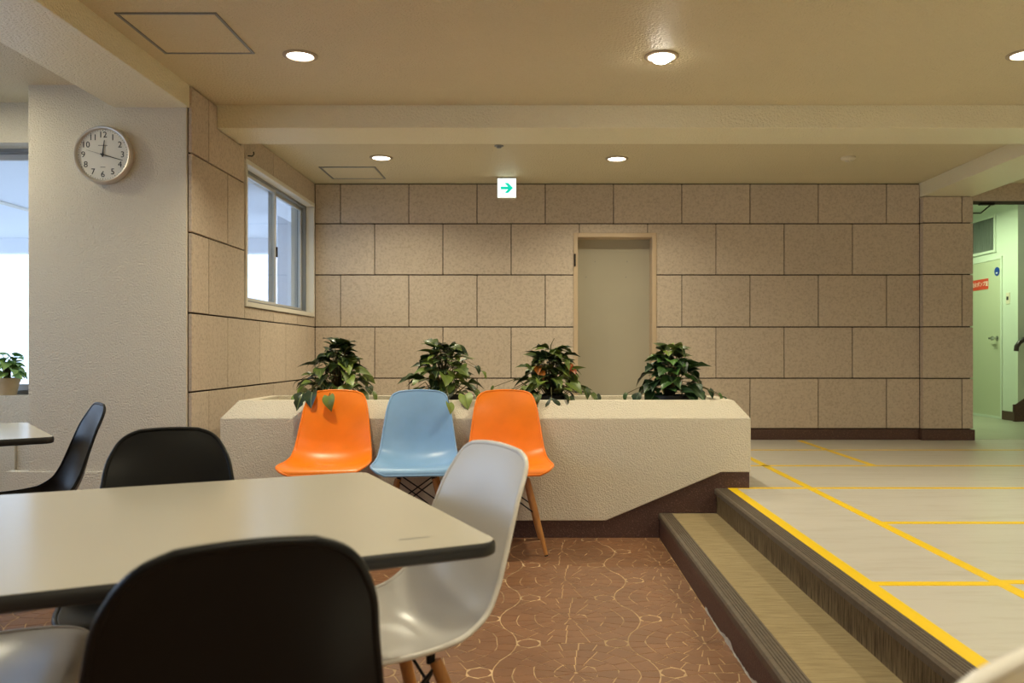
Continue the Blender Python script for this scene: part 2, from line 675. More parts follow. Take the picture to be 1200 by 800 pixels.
def nosing(x, z, parent, d1):
    w, drop = 0.072, 0.03
    prof = [(x - 0.006, z - drop), (x - 0.006, z - 0.008), (x, z), (x + 0.006, z + 0.001)]
    for k in range(5):
        a = x + 0.012 + k * 0.011
        prof += [(a, z + 0.001), (a + 0.002, z - 0.002), (a + 0.005, z - 0.002), (a + 0.007, z + 0.001)]
    prof += [(x + w - 0.003, z + 0.001), (x + w, z - 0.002), (x + w, z - 0.012), (x + 0.014, z - 0.012), (x + 0.014, z - drop)]
    return MB().prism(prof, 'Y', Y_REAR, d1).build('nosing', 'nosing', parent)


nosing(X_STEP1, Z_STEP, step, D_PLANT + 0.006)
step2 = st(MB().box(X_STEP2 + 0.014, X_STEP2 + 0.065, Y_REAR, D_PLANT + 0.006, Z_STEP - 0.012, Z_UP - 0.012).build('step_upper', 'brown_stone'),
           'upper step edge beside the yellow taped floor')
MB().box(X_STEP2, X_STEP2 + 0.016, Y_REAR, D_PLANT + 0.006, Z_STEP - 0.004, Z_UP - 0.028).build('riser_carpet', 'carpet_riser', step2)
nosing(X_STEP2 - 0.008, Z_UP, step2, D_PLANT + 0.006)
# ragged smear of old caulk along the foot of the lower riser
mb = MB()
rnd = random.Random(3)
prev = None
for i in range(60):
    y = 2.42 + i * 0.016
    zt = 0.003 + 0.022 * max(0, math.sin(i * 0.23)) * rnd.uniform(0.4, 1.0) + 0.006 * rnd.random()
    xo = 0.002 + 0.004 * rnd.random()
    cur = [(X_STEP1 - xo, y, 0.0005), (X_STEP1 - 0.0015, y, zt)]
    if prev:
        mb.add(prev + cur, [(0, 2, 3, 1)])
    prev = cur
mb.build('caulk_smear', 'caulk', step)

# ------------------------------------------------------------------ ceilings and beams
ceil = MB()
ceil.box(X_LEFT - 0.2, X_RIGHT + 0.2, Y_REAR - 0.2, 5.1, Z_CEIL, Z_CEIL + 0.12)
ceil.box(X_TILE - 0.12, X_RIGHT + 0.2, 5.1, D_BACK + 0.2, Z_CEIL_BACK, Z_CEIL + 0.12)
ceil = st(ceil.build('ceiling', 'ceiling_spray'), 'cream sprayed plaster ceiling')
st(MB().box(X_TILE - 0.03, X_RIGHT, 5.075, 5.466, 2.42, Z_CEIL + 0.02).build('ceiling_beam', 'beam_paint', bevel=0.004),
   'cream plaster beam across the ceiling before the tiled wall')
st(MB().box(-2.413, -1.985, Y_REAR, D_PIL + 0.01, 2.432, Z_CEIL + 0.02).build('ceiling_beam', 'beam_paint', bevel=0.004),
   'cream plaster beam running from the clock pillar towards the viewer')
st(MB().box(3.345, 3.80, 5.46, D_BACK + 0.1, 2.41, Z_CEIL + 0.02).build('ceiling_beam', 'beam_paint', bevel=0.004),
   'short plaster beam above the corridor opening')

# ------------------------------------------------------------------ tiled walls


def minus(rect, holes):
    out = [rect]
    for h in holes:
        nxt = []
        for a0, a1, b0, b1 in out:
            h0, h1, k0, k1 = max(a0, h[0]), min(a1, h[1]), max(b0, h[2]), min(b1, h[3])
            if h0 >= h1 or k0 >= k1:
                nxt.append((a0, a1, b0, b1))
                continue
            if b0 < k0:
                nxt.append((a0, a1, b0, k0))
            if k1 < b1:
                nxt.append((a0, a1, k1, b1))
            if a0 < h0:
                nxt.append((a0, h0, k0, k1))
            if h1 < a1:
                nxt.append((h1, a1, k0, k1))
        out = [r for r in nxt if r[1] - r[0] > 0.004 and r[3] - r[2] > 0.004]
    return out


TILE_ME = {}


def tile_grid(wall, a0, a1, rows, phase, holes, place, kind):
    """place(a, b, depth) -> world point; tiles 0.6 m wide in running bond"""
    for ri in range(len(rows) - 1):
        b0, b1 = rows[ri], rows[ri + 1]
        ph = phase[ri % 2]
        k = math.floor((a0 - ph) / 0.6)
        while ph + k * 0.6 < a1 - 0.005:
            t0, t1 = max(a0, ph + k * 0.6), min(a1, ph + (k + 1) * 0.6)
            k += 1
            if t1 - t0 < 0.02:
                continue
            rect = (t0 + GAP_V / 2, t1 - GAP_V / 2, b0 + GAP_H / 2, b1 - GAP_H / 2)
            rs = minus(rect, holes)
            if not rs:
                continue
            ca, cb = (t0 + t1) / 2, (b0 + b1) / 2
            full = len(rs) == 1 and rs[0] == rect
            key = (kind, round(t1 - t0, 4), round(b1 - b0, 4)) if full else None
            me = TILE_ME.get(key) if key else None
            if me is None:
                mb = MB()
                for r in rs:
                    p = [place(a - ca, b - cb, d) for d in (0.0, -TILE_T) for a, b in
                         ((r[0], r[2]), (r[1], r[2]), (r[1], r[3]), (r[0], r[3]))]
                    mb.add(p, [(0, 1, 2, 3), (7, 6, 5, 4), (0, 4, 5, 1), (1, 5, 6, 2), (2, 6, 7, 3), (3, 7, 4, 0)])
                me = mb.mesh('tile', bevel=0.0022 if full else 0, seg=1)
                if key:
                    TILE_ME[key] = me
            o = obj('tile', me, 'stone_tile', wall)
            o.location = place(ca, cb, 0.0)


# openings
DOOR = (0.30, 1.028, Z_UP, 2.095)          # back-wall doorway with its frame (x, z)
OPEN_X0 = 3.79                             # corridor opening
OPEN_Z1 = 2.379
WIN1 = (5.54, 7.235, 1.355, 2.345)         # window in the tiled left wall (y, z)

bk = MB()
B0, B1 = D_BACK + TILE_T, D_BACK + 0.2
for r in minus((X_TILE - 0.2, 3.345, -0.1, Z_CEIL), [DOOR]):
    bk.box(r[0], r[1], B0, B1, r[2], r[3])
wall_back = st(bk.build('wall_back', 'joint_dark'), 'back wall of large beige stone tiles in running bond')
rows = ROWS[:-1] + [Z_CEIL_BACK - 0.004]


# tiles are children of the walls, so the tile meshes are laid about their own centres
def lay(wall, a0, a1, rows, phase, holes, kind, base):
    def place(a, b, d):
        return (a, -d, b) if kind == 'back' else (d, a, b)
    before = set(wall.children)
    tile_grid(wall, a0, a1, rows, phase, holes, place, kind)
    for o in wall.children:
        if o not in before:
            if kind == 'back':
                o.location.y += base
            else:
                o.location.x += base


lay(wall_back, X_TILE, 3.345, rows, (0.0525, -0.2475), [DOOR], 'back', D_BACK)
st(MB().box(X_TILE, DOOR[0], D_BACK - 0.012, B0, Z_UP, ROWS[0] - 0.004).box(DOOR[1], 3.345, D_BACK - 0.012, B0, Z_UP, ROWS[0] - 0.004)
   .build('baseboard_back', 'brown_stone', bevel=0.004), 'dark brown stone skirting along the tiled back wall')

# pilaster beside the corridor opening and the lintel over the opening
PD = D_BACK - 0.05
pil = st(MB().box(3.345 + TILE_T, OPEN_X0 - TILE_T, PD + TILE_T, D_BACK + 0.2, -0.1, 2.41).build('wall_pilaster', 'joint_dark'),
         'tiled pilaster beside the green corridor opening')
lay(pil, 3.345, OPEN_X0, ROWS[:-1] + [2.409], (3.69, 3.19), [], 'back', PD)
mb = MB()
for z0, z1 in zip(ROWS[:-1], ROWS[1:-1] + [2.409]):
    MB().box(OPEN_X0 - TILE_T + 0.001, OPEN_X0, PD + TILE_T + 0.002, D_BACK + 0.2, z0 + GAP_H / 2, z1 - GAP_H / 2).build('tile', 'stone_tile', pil)
    MB().box(3.345, 3.345 + TILE_T, PD + TILE_T + 0.002, D_BACK - 0.001, z0 + GAP_H / 2, z1 - GAP_H / 2).build('tile', 'stone_tile', pil)
MB().box(3.335, OPEN_X0 + 0.008, PD - 0.012, D_BACK + 0.2, Z_UP, ROWS[0] - 0.004).build('skirting', 'brown_stone', pil, bevel=0.004)
lintel = st(MB().box(OPEN_X0, X_RIGHT + 0.1, D_BACK + TILE_T, D_BACK + 0.2, OPEN_Z1, Z_CEIL).build('wall_lintel', 'joint_dark'),
            'tiled strip above the corridor opening')
for k in range(5):
    MB().box(OPEN_X0 + 0.004 + k * 0.6, min(OPEN_X0 + 0.597 + k * 0.6, X_RIGHT), D_BACK, D_BACK + TILE_T, OPEN_Z1, 2.53).build('tile', 'stone_tile', lintel)

# tiled left wall with the sliding window
wl = MB()
L1 = X_TILE - TILE_T
for r in minus((D_PIL + 0.02, D_BACK + 0.2, -0.1, Z_CEIL + 0.1), [WIN1]):
    wl.box(L1 - 0.16, L1, r[0], r[1], r[2], r[3])
wall_left = st(wl.build('wall_left', 'joint_dark'), 'left wall of beige stone tiles around the sliding window')
BEAM = (5.075 - 0.008, 5.466 + 0.006, 2.412, 3.0)
rows = ROWS[:-1] + [Z_CEIL - 0.005]
lay(wall_left, D_PIL + 0.006, D_BACK, rows, (4.942, 5.242),
    [(WIN1[0] - 0.004, WIN1[1] + 0.01, WIN1[2] - 0.006, WIN1[3] + 0.006), BEAM, (5.46, 8, Z_CEIL_BACK - 0.006, 3)], 'left', X_TILE)
st(MB().box(X_TILE - 0.015, X_TILE + 0.012, D_PIL + 0.3, D_BACK - 0.012, Z_UP, ROWS[0] - 0.004).build('baseboard_left', 'brown_stone', bevel=0.004),
   'dark brown stone skirting along the tiled left wall')

# plain plaster walls
st(MB().box(-2.896, X_TILE - TILE_T - 0.006, D_PIL, 5.25, -0.1, Z_CEIL + 0.02).build('wall_pillar', 'plaster', bevel=0.004),
   'rough white plaster pillar that carries the clock')
wp = MB().box(-3.02, -2.30, D_PIL - 0.008, D_PIL + 0.05, -0.003, 0.372)
st(wp.build('trim_1', 'plaster', bevel=0.004), 'low plaster plinth at the foot of the clock pillar')
WIN2 = (X_LEFT + 0.15, -2.93, 0.783, 2.317)
w2 = MB()
for r in minus((X_LEFT - 0.2, -2.896, -0.1, Z_CEIL + 0.1), [WIN2]):
    w2.box(r[0], r[1], D_WIN, D_WIN + 0.24, r[2], r[3])
st(w2.build('wall_window', 'plaster'), 'plaster wall below and above the window left of the pillar')
wle = MB()
WL = [(-2.6, -0.9, 0.8, 2.3), (-0.6, 1.1, 0.8, 2.3), (1.4, 3.1, 0.8, 2.3), (3.35, 4.85, 0.8, 2.3)]
for r in minus((Y_REAR - 0.2, D_WIN + 0.24, -0.1, Z_CEIL + 0.1), WL):
    wle.box(X_LEFT - 0.2, X_LEFT, r[0], r[1], r[2], r[3])
st(wle.build('wall_outer_left', 'plaster'), 'plaster outer wall with daylight windows')
st(MB().box(X_LEFT - 0.2, X_RIGHT + 0.2, Y_REAR - 0.2, Y_REAR, -0.1, Z_CEIL + 0.1).build('wall_rear', 'plaster'), 'plaster wall behind the viewer')
st(MB().box(X_RIGHT, X_RIGHT + 0.2, Y_REAR - 0.2, 13.0, -0.1, 3.0).build('wall_right', 'plaster'), 'plaster wall at the far right')

# vertical wiring duct under the window
st(MB().box(-3.20, -3.17, D_WIN - 0.018, D_WIN, 0.30, 0.60).build('trim_2', 'plaster', bevel=0.003), 'short white wiring duct under the left window')

# ------------------------------------------------------------------ windows


def rect_frame(mb, kind, pos, th, r, w):
    """frame of width w round rect r=(a0,a1,b0,b1); kind 'X' = wall facing X (a is y), 'Y' = wall facing Y (a is x)"""
    a0, a1, b0, b1 = r
    for q in ((a0, a1, b0, b0 + w), (a0, a1, b1 - w, b1), (a0, a0 + w, b0 + w, b1 - w), (a1 - w, a1, b0 + w, b1 - w)):
        if kind == 'X':
            mb.box(pos - th, pos, q[0], q[1], q[2], q[3])
        else:
            mb.box(q[0], q[1], pos, pos + th, q[2], q[3])
    return mb


win1 = st(rect_frame(MB(), 'X', X_TILE + 0.012, 0.20, WIN1, 0.032).build('window_1', 'window_white', bevel=0.003),
          'aluminium sliding window set in the tiled left wall')
inner = (WIN1[0] + 0.032, WIN1[1] - 0.032, WIN1[2] + 0.032, WIN1[3] - 0.032)
rect_frame(MB(), 'X', X_TILE - 0.055, 0.075, inner, 0.02).build('track_frame', 'aluminium_dark', win1)
midy = (inner[0] + inner[1]) / 2
for i, (y0, y1, xp) in enumerate(((inner[0] + 0.012, midy + 0.016, X_TILE - 0.062), (midy - 0.016, inner[1] - 0.012, X_TILE - 0.090))):
    s = rect_frame(MB(), 'X', xp, 0.026, (y0, y1, inner[2] + 0.012, inner[3] - 0.012), 0.03).build('sash', 'aluminium', win1, bevel=0.003)
    MB().box(xp - 0.016, xp - 0.012, y0 + 0.028, y1 - 0.028, inner[2] + 0.04, inner[3] - 0.04).build('pane', 'glass', s)
MB().box(X_TILE - 0.062, X_TILE - 0.05, midy + 0.002, midy + 0.016, 1.78, 1.86).build('latch', 'steel_dark', win1, bevel=0.003)
# small hook above the window
hook = [(X_TILE + 0.001, 5.60, 2.375), (X_TILE + 0.03, 5.60, 2.372), (X_TILE + 0.042, 5.60, 2.385), (X_TILE + 0.04, 5.60, 2.402)]
tag(MB().path(hook, 0.004, 8).build('wall_hook', 'steel_dark'), 'small dark hook fixed just above the sliding window', 'hook')

win2 = st(rect_frame(MB(), 'Y', D_WIN + 0.15, 0.085, WIN2, 0.022).build('window_2', 'aluminium_dark'),
          'aluminium window left of the clock pillar')
xm = (WIN2[0] + WIN2[1]) / 2
for x0, x1, yp in ((WIN2[0] + 0.025, xm + 0.03, D_WIN + 0.17), (xm - 0.03, WIN2[1] - 0.025, D_WIN + 0.20)):
    s = rect_frame(MB(), 'Y', yp, 0.024, (x0, x1, WIN2[2] + 0.022, WIN2[3] - 0.022), 0.04).build('sash', 'aluminium', win2, bevel=0.003)
    MB().box(x0 + 0.038, x1 - 0.038, yp + 0.01, yp + 0.014, WIN2[2] + 0.06, WIN2[3] - 0.06).build('pane', 'glass', s)
for i, w in enumerate(WL):
    f = st(rect_frame(MB(), 'X', X_LEFT - 0.08, 0.08, w, 0.04).build('window_%d' % (i + 3), 'aluminium'), 'tall daylight window in the outer left wall, bay %s' % ('furthest back', 'behind the viewer', 'beside the tables', 'nearest the clock pillar')[i])
    MB().box(X_LEFT - 0.13, X_LEFT - 0.126, w[0] + 0.03, w[1] - 0.03, w[2] + 0.03, w[3] - 0.03).build('pane', 'glass', f)
    portal('window_portal', (X_LEFT - 0.19, (w[0] + w[1]) / 2, (w[2] + w[3]) / 2), (0, math.radians(-90), 0), w[3] - w[2], w[1] - w[0])

# ------------------------------------------------------------------ terrace outside the windows
st(MB().box(-14, X_TILE - 0.2, D_WIN + 0.24, 30, -0.3, -0.05).box(-14, X_LEFT - 0.2, -12, D_WIN + 0.24, -0.3, -0.05).build('floor_terrace', 'terrace_floor'), 'pale paving outside the windows')
st(MB().box(-8.5, X_TILE - 0.20, D_WIN + 0.24, 11.6, 2.62, 2.80).build('ceiling_terrace', 'terrace_paint'), 'white canopy over the terrace outside')
st(MB().box(-2.72, X_TILE - 0.2, D_WIN + 0.26, 11.4, 2.47, 2.63).build('beam_terrace', 'terrace_paint'), 'low eave strip along the terrace side of the tiled wall')
st(MB().box(-8.5, X_TILE - 0.2, 11.4, 11.6, 2.42, 2.80).build('beam_terrace', 'terrace_paint'), 'edge beam of the terrace canopy')
tag(MB().box(-2.90, -2.60, 9.15, 9.45, -0.05, 2.63).build('terrace_column', 'terrace_paint', bevel=0.01), 'square white column seen through the sliding window', 'column')
tag(MB().tube((-5.6, D_WIN + 0.3, 2.605), (-5.6, 11.3, 2.605), 0.018, n=10).build('ceiling_pipe', 'paint_white'), 'thin white pipe under the terrace canopy', 'pipe')

# ------------------------------------------------------------------ doorway in the back wall
dm = MB()
FW = 0.038
x0, x1, z1 = DOOR[0], DOOR[1], DOOR[3]
for q in ((x0, x0 + FW, Z_UP, z1), (x1 - FW, x1, Z_UP, z1), (x0 + FW, x1 - FW, z1 - FW, z1)):
    dm.box(q[0], q[1], D_BACK - 0.014, D_BACK + 0.16, q[2], q[3])
door1 = st(dm.build('door_1', 'door_frame', bevel=0.003), 'narrow doorway in the tiled wall closed by a plain grey panel')
MB().box(x0 + 0.002, x1 - 0.002, D_BACK + 0.16, D_BACK + 0.2, Z_UP, z1 - 0.002).build('door_panel', 'door_grey', door1, bevel=0.002)
for sx, sz in ((x0 + 0.2, 1.86), (x1 - 0.24, 1.86), (x0 + 0.12, 1.72), (x1 - 0.25, 1.72)):
    MB().tube((sx, D_BACK + 0.157, sz), (sx, D_BACK + 0.161, sz), 0.006, n=8).build('screw_cap', 'ink_light', door1)
MB().box(x0 + 0.004, x0 + 0.02, D_BACK - 0.026, D_BACK - 0.012, 1.80, 1.91).build('hinge', 'steel_dark', door1, bevel=0.003)

# ------------------------------------------------------------------ green corridor beyond the opening
CX = 5.32
CY0 = 9.2
st(MB().box(3.3, X_RIGHT + 0.2, D_BACK + 0.16, 13.0, -0.12, Z_UP - 0.002).build('floor_corridor', 'corridor_floor'), 'pale green floor of the corridor')
st(MB().box(OPEN_X0, X_RIGHT, D_BACK + 0.02, D_BACK + 0.19, Z_UP - 0.02, Z_UP + 0.002).build('threshold_corridor', 'corridor_floor'), 'pale threshold of the corridor opening')
st(MB().box(3.3, X_RIGHT + 0.2, D_BACK + 0.2, 13.0, 2.75, 2.87).build('ceiling_corridor', 'corridor_paint'), 'corridor ceiling')
wc = st(MB().box(CX, CX + 0.15, CY0, 12.9, Z_UP - 0.05, 2.75).build('wall_corridor', 'corridor_paint'), 'green lit corridor wall with the pump room door')
MB().box(CX - 0.012, CX, CY0, 9.53, Z_UP, Z_UP + 0.10).build('skirting', 'brown_stone', wc)
st(MB().box(3.3, CX, 12.8, 12.95, Z_UP - 0.05, 2.75).build('wall_corridor_end', 'corridor_paint'), 'far end wall of the corridor')
st(MB().box(3.2, 3.35, D_BACK + 0.2, 12.9, Z_UP - 0.05, 2.75).build('wall_corridor_left', 'corridor_paint'), 'corridor wall hidden behind the pilaster')
wst = st(MB().box(CX + 0.15, X_RIGHT, CY0 + 0.02, CY0 + 0.15, Z_UP - 0.05, 2.75).build('wall_stairwell', 'corridor_paint'), 'stairwell wall at the right edge')
# dark stepped skirting of the stair that rises to the right
MB().prism([(CX - 0.06, Z_UP), (CX - 0.06, Z_UP + 0.19), (CX - 0.03, Z_UP + 0.19), (CX + 0.5, Z_UP + 0.55), (X_RIGHT, Z_UP + 1.1), (X_RIGHT, Z_UP)], 'Y', CY0 - 0.012, CY0 - 0.001).build('stair_skirting', 'brown_stone', wst)
MB().prism([(CX - 0.06, Z_UP), (CX - 0.06, Z_UP + 0.1), (CX, Z_UP + 0.1), (CX, Z_UP)], 'Y', CY0 - 0.03, CY0 - 0.012).build('skirting', 'brown_stone', wst)
rail = thing('handrail', 'dark handrail end at the right edge of the corridor', 'handrail', (CX + 0.1, CY0 - 0.07, 0))
MB().path([(-0.16, 0, 1.06), (-0.155, 0, 1.11), (-0.12, 0, 1.16), (-0.06, 0, 1.20), (0.3, 0, 1.46), (0.75, 0, 1.78)], 0.026, 12).build('rail', 'handrail', rail, smooth=True)
MB().path([(0.05, 0.0, 1.265), (0.05, 0.03, 1.23), (0.05, 0.09, 1.23)], 0.01, 8).build('bracket', 'steel_dark', rail, smooth=True)

# corridor door
d2 = MB()
DY0, DY1, DZ1 = 9.53, 10.42, 2.125
door2 = st(rect_frame(MB(), 'X', CX, 0.014, (DY0 - 0.03, DY1 + 0.03, Z_UP, DZ1 + 0.03), 0.03).build('door_2', 'corridor_paint'), 'pale green pump room door in the corridor')
door2.data.transform(Matrix.Translation((0, 0, 0)))
MB().box(CX - 0.008, CX + 0.01, DY0, DY1, Z_UP + 0.008, DZ1).build('door_leaf', 'corridor_door', door2, bevel=0.002)
kn = MB()
kn.lathe([(0.026, 0), (0.026, -0.006), (0.010, -0.010), (0.010, -0.04), (0.024, -0.046), (0.026, -0.06), (0.016, -0.07), (0.002, -0.072)], (CX - 0.008, DY0 + 0.07, 1.21), 16, 'X')
kn.build('door_knob', 'chrome', door2, smooth=True)
MB().box(CX - 0.06, CX - 0.05, DY0 + 0.06, DY0 + 0.17, 1.20, 1.222).build('lever', 'chrome', door2, bevel=0.004)
# matrices for lettering on a wall that faces -X (text x runs towards -Y... reads from the left)
face_negx = Matrix(((0, 0, -1, 0), (-1, 0, 0, 0), (0, 1, 0, 0), (0, 0, 0, 1)))
sg = thing('door_sign', 'red sign with white lettering on the green corridor door', 'sign', (CX - 0.008, 9.98, 1.86))
MB().box(-0.004, 0.0, -0.19, 0.19, -0.062, 0.062).build('plate', 'sign_red', sg)
text('消火ポンプ室', 0.064, 'sign_ink_white', Matrix.Translation((-0.0045, 0, 0.0)) @ face_negx, sg)
sb = thing('round_sign', 'small round blue sign at the top of the corridor door', 'sign', (CX - 0.008, DY0 + 0.075, 1.985))
MB().lathe([(0.052, 0), (0.052, -0.004)], (0, 0, 0), 24, 'X').build('disc', 'sign_blue', sb)
MB().box(-0.0055, -0.004, -0.018, 0.018, -0.024, -0.012).build('mark', 'sign_ink_white', sb)
sw = thing('light_switch', 'light switch plate on the corridor wall', 'switch', (CX, 9.39, 1.66))
MB().box(-0.008, 0, -0.036, 0.036, -0.065, 0.065).build('plate', 'smoke_plastic', sw, bevel=0.003)
MB().box(-0.012, -0.008, -0.018, 0.018, -0.02, 0.02).build('button', 'ink', sw, bevel=0.002)
# louvre vent over the door
vt = thing('louvre_vent', 'grey metal louvre vent above the green corridor door', 'vent', (CX, 10.05, 2.215))
rect_frame(MB(), 'X', 0.0, 0.02, (-0.42, 0.42, 0.0, 0.44), 0.03).build('frame', 'corridor_paint', vt)
MB().box(-0.004, 0.0, -0.39, 0.39, 0.03, 0.41).build('backing', 'louvre_metal', vt)
for k in range(26):
    y = -0.385 + k * 0.0305
    MB().prism([(-0.016, y), (-0.004, y + 0.012), (-0.004, y + 0.016), (-0.016, y + 0.004)], 'Z', 0.03, 0.41).build('slat', 'louvre_metal', vt)
# door closer arm under the lintel of the opening
dc = thing('door_closer', 'thin folding door closer arm under the corridor lintel', 'door closer', (4.0, D_BACK + 0.12, OPEN_Z1))
MB().box(-0.07, 0.06, -0.02, 0.02, -0.02, 0.0).build('body', 'steel_dark', dc, bevel=0.003)
MB().path([(0.03, 0, -0.018), (-0.05, 0, -0.085), (-0.06, 0, -0.09), (-0.22, 0, -0.09)], 0.006, 8).build('arm', 'steel_dark', dc)
# fluorescent fitting that lights the corridor
fl = thing('fluorescent_lamp', 'fluorescent ceiling lamp in the green corridor', 'lamp', (4.45, 9.3, 2.75))
MB().box(-0.08, 0.08, -0.6, 0.6, -0.05, 0.0).build('housing', 'paint_white', fl, bevel=0.004)
MB().tube((0, -0.57, -0.065), (0, 0.57, -0.065), 0.016, n=10).build('tube', 'tube_glow', fl)
al = bpy.data.lights.new('corridor_light', 'AREA')
al.shape, al.size, al.size_y = 'RECTANGLE', 0.12, 1.15
al.energy, al.color = CORRIDOR_W, CORRIDOR_COLOR
ao = bpy.data.objects.new('corridor_light', al)
ao.location = (4.45, 9.3, 2.66)
COL.objects.link(ao)

# ------------------------------------------------------------------ planter
PX0, PX1, PY1 = -1.797, 1.191, 5.38
pl = thing('planter', 'long low white plaster planter wall with chamfered top and brown base', 'planter', ((PX0 + PX1) / 2, D_PLANT, 0))
OX, OY = -(PX0 + PX1) / 2, -D_PLANT


def ring(i, z):
    return [(PX0 + i + OX, D_PLANT + i + OY, z), (PX1 - i + OX, D_PLANT + i + OY, z), (PX1 - i + OX, PY1 - i + OY, z), (PX0 + i + OX, PY1 - i + OY, z)]


rs = ring(0, 0.672) + ring(0.078, 0.77) + ring(0.15, 0.77) + ring(0.15, 0.56)
fs = []
for k in range(3):
    for i in range(4):
        j = (i + 1) % 4
        fs.append((k * 4 + i, k * 4 + j, (k + 1) * 4 + j, (k + 1) * 4 + i))
fs.append((12, 13, 14, 15))
MB().add(rs, fs).build('coping', 'planter_plaster', pl)
mb = MB()
front = [(PX0, 0.672), (PX0, 0.098), (0.375, 0.098), (1.023, 0.371), (PX1, 0.371), (PX1, 0.672)]
mb.prism([(x + OX, z) for x, z in front], 'Y', 0.0, 0.05)
mb.box(PX0 + OX, PX1 + OX, 0.05, PY1 + OY, 0.10, 0.672)
mb.build('body', 'planter_plaster', pl, bevel=0.004)
base = [(PX0 + 0.004, 0.0), (X_STEP1 + 0.002, 0.0), (X_STEP1 + 0.002, Z_STEP), (X_STEP2 + 0.002, Z_STEP), (X_STEP2 + 0.002, Z_UP), (PX1 - 0.006, Z_UP), (PX1 - 0.006, 0.372), (1.022, 0.372), (0.374, 0.099), (PX0 + 0.004, 0.099)]
MB().prism([(x + OX, z) for x, z in base], 'Y', 0.009, 0.06).build('base', 'brown_stone', pl)
MB().box(PX0 + 0.15 + OX, PX1 - 0.15 + OX, 0.15, PY1 - 0.15 + OY, 0.56, 0.60).build('gravel', 'soil', pl)

# ------------------------------------------------------------------ plants
def leaf_mesh(name, ln, wd, fold, droop, lobed):
    rows_ = 7
    vs, fs = [], []
    for i in range(rows_ + 1):
        t = i / rows_
        y = ln * t
        w = wd * 0.5 * (math.sin(math.pi * min(1, t * 0.86 + 0.14) ** 0.75) if not lobed else
                        (math.sin(math.pi * t ** 0.7) * (1 + 0.22 * math.cos(t * 17))))
        w = max(w, 0.0008)
        z = -droop * t * t * ln
        for s_ in (-1, -0.5, 0, 0.5, 1):
            back = -0.12 * ln * abs(s_) * (1 - t) ** 3 * 1.5
            vs.append((s_ * w, y + back, z + fold * abs(s_) * w * (1 if abs(s_) < 0.9 else 0.85)))
    for i in range(rows_):
        for k in range(4):
            fs.append((i * 5 + k, i * 5 + k + 1, (i + 1) * 5 + k + 1, (i + 1) * 5 + k))
    me = MB().add(vs, fs).mesh(name, smooth='all')
    return me


def leaf_set(m, scale):
    out = []
    for i, (l, w, f, d, lo) in enumerate(((0.105, 0.085, 0.35, 0.35, False), (0.088, 0.075, 0.25, 0.6, False),
                                          (0.118, 0.082, 0.45, 0.5, True), (0.07, 0.062, 0.3, 0.3, False))):
        me = leaf_mesh('leaf', l * scale, w * scale * 1.15, f, d, lo)
        me.materials.append(MATS[m])
        out.append(me)
    return out


LEAF_G, LEAF_D, LEAF_L = leaf_set('leaf_green', 0.86), leaf_set('leaf_deep', 0.98), leaf_set('leaf_light', 0.8)


def put_leaf(me, parent, pos, az, pitch, roll, sc=1.0):
    o = obj('leaf', me, None, parent)
    o.location = pos
    o.rotation_mode = 'YXZ'
    o.rotation_euler = (pitch, roll, az)
    o.scale = (sc, sc, sc)
    return o


def plant(name, label, group, loc, pot, leaves, meshes, seed, top, spread, trail, pot_r=0.1, pot_h=0.19, pot_mat='pot_black', top_leaves=None):
    rnd = random.Random(seed)
    p = thing(name, label, 'plant', loc, 0, group)
    prof = [(pot_r * 0.72, 0.0), (pot_r * 0.97, pot_h - 0.025), (pot_r * 1.04, pot_h - 0.025), (pot_r * 1.04, pot_h), (pot_r * 0.92, pot_h), (pot_r * 0.9, pot_h - 0.02), (0.004, pot_h - 0.02)]
    po = MB().lathe(prof, (0, 0, 0), 28).build('pot', pot_mat, p, smooth=True)
    stems = MB()
    for i in range(leaves):
        u = (i + 0.5) / leaves
        h = pot_h + 0.0 + (top - pot_h) * u ** 0.9
        maxr = spread * (1.0 - 0.72 * u ** 1.3)
        r = maxr * math.sqrt(rnd.uniform(0.12, 1.0))
        az = i * 2.39996 + rnd.uniform(-0.4, 0.4)
        pos = Vector((r * math.cos(az), r * 0.8 * math.sin(az), h + rnd.uniform(-0.02, 0.02)))
        pos.z = max(pos.z, pot_h + 0.012)
        out = math.atan2(math.sin(az), math.cos(az)) - math.pi / 2
        pitch = rnd.uniform(-0.75, 0.35) + 0.5 * u
        me = rnd.choice(meshes if u < 0.72 or top_leaves is None else top_leaves)
        put_leaf(me, p, pos, out + rnd.uniform(-0.7, 0.7), pitch, rnd.uniform(-0.5, 0.5), rnd.uniform(0.8, 1.12))
        if i % 2 == 0:
            b = Vector((rnd.uniform(-0.025, 0.025), rnd.uniform(-0.02, 0.02), pot_h - 0.02))
            m_ = b.lerp(pos, 0.55) + Vector((0, 0, 0.05))
            stems.path([b, m_, pos], [0.004, 0.003, 0.0018], 5)
    for x, y, z, s_ in trail:
        az = math.pi + 1.2 * x / 0.3
        put_leaf(rnd.choice(meshes), p, (x, y, z), az + rnd.uniform(-0.4, 0.4), rnd.uniform(-1.0, -0.6), rnd.uniform(-0.4, 0.4), s_)
        b = Vector((x * 0.2, y * 0.2, pot_h - 0.015))
        stems.path([b, Vector((x * 0.6, y * 0.6, max(z, pot_h) + 0.05)), Vector((x, y, z))], [0.0035, 0.003, 0.0018], 5)
    stems.build('stems', 'stem', p, smooth='all')
    return p


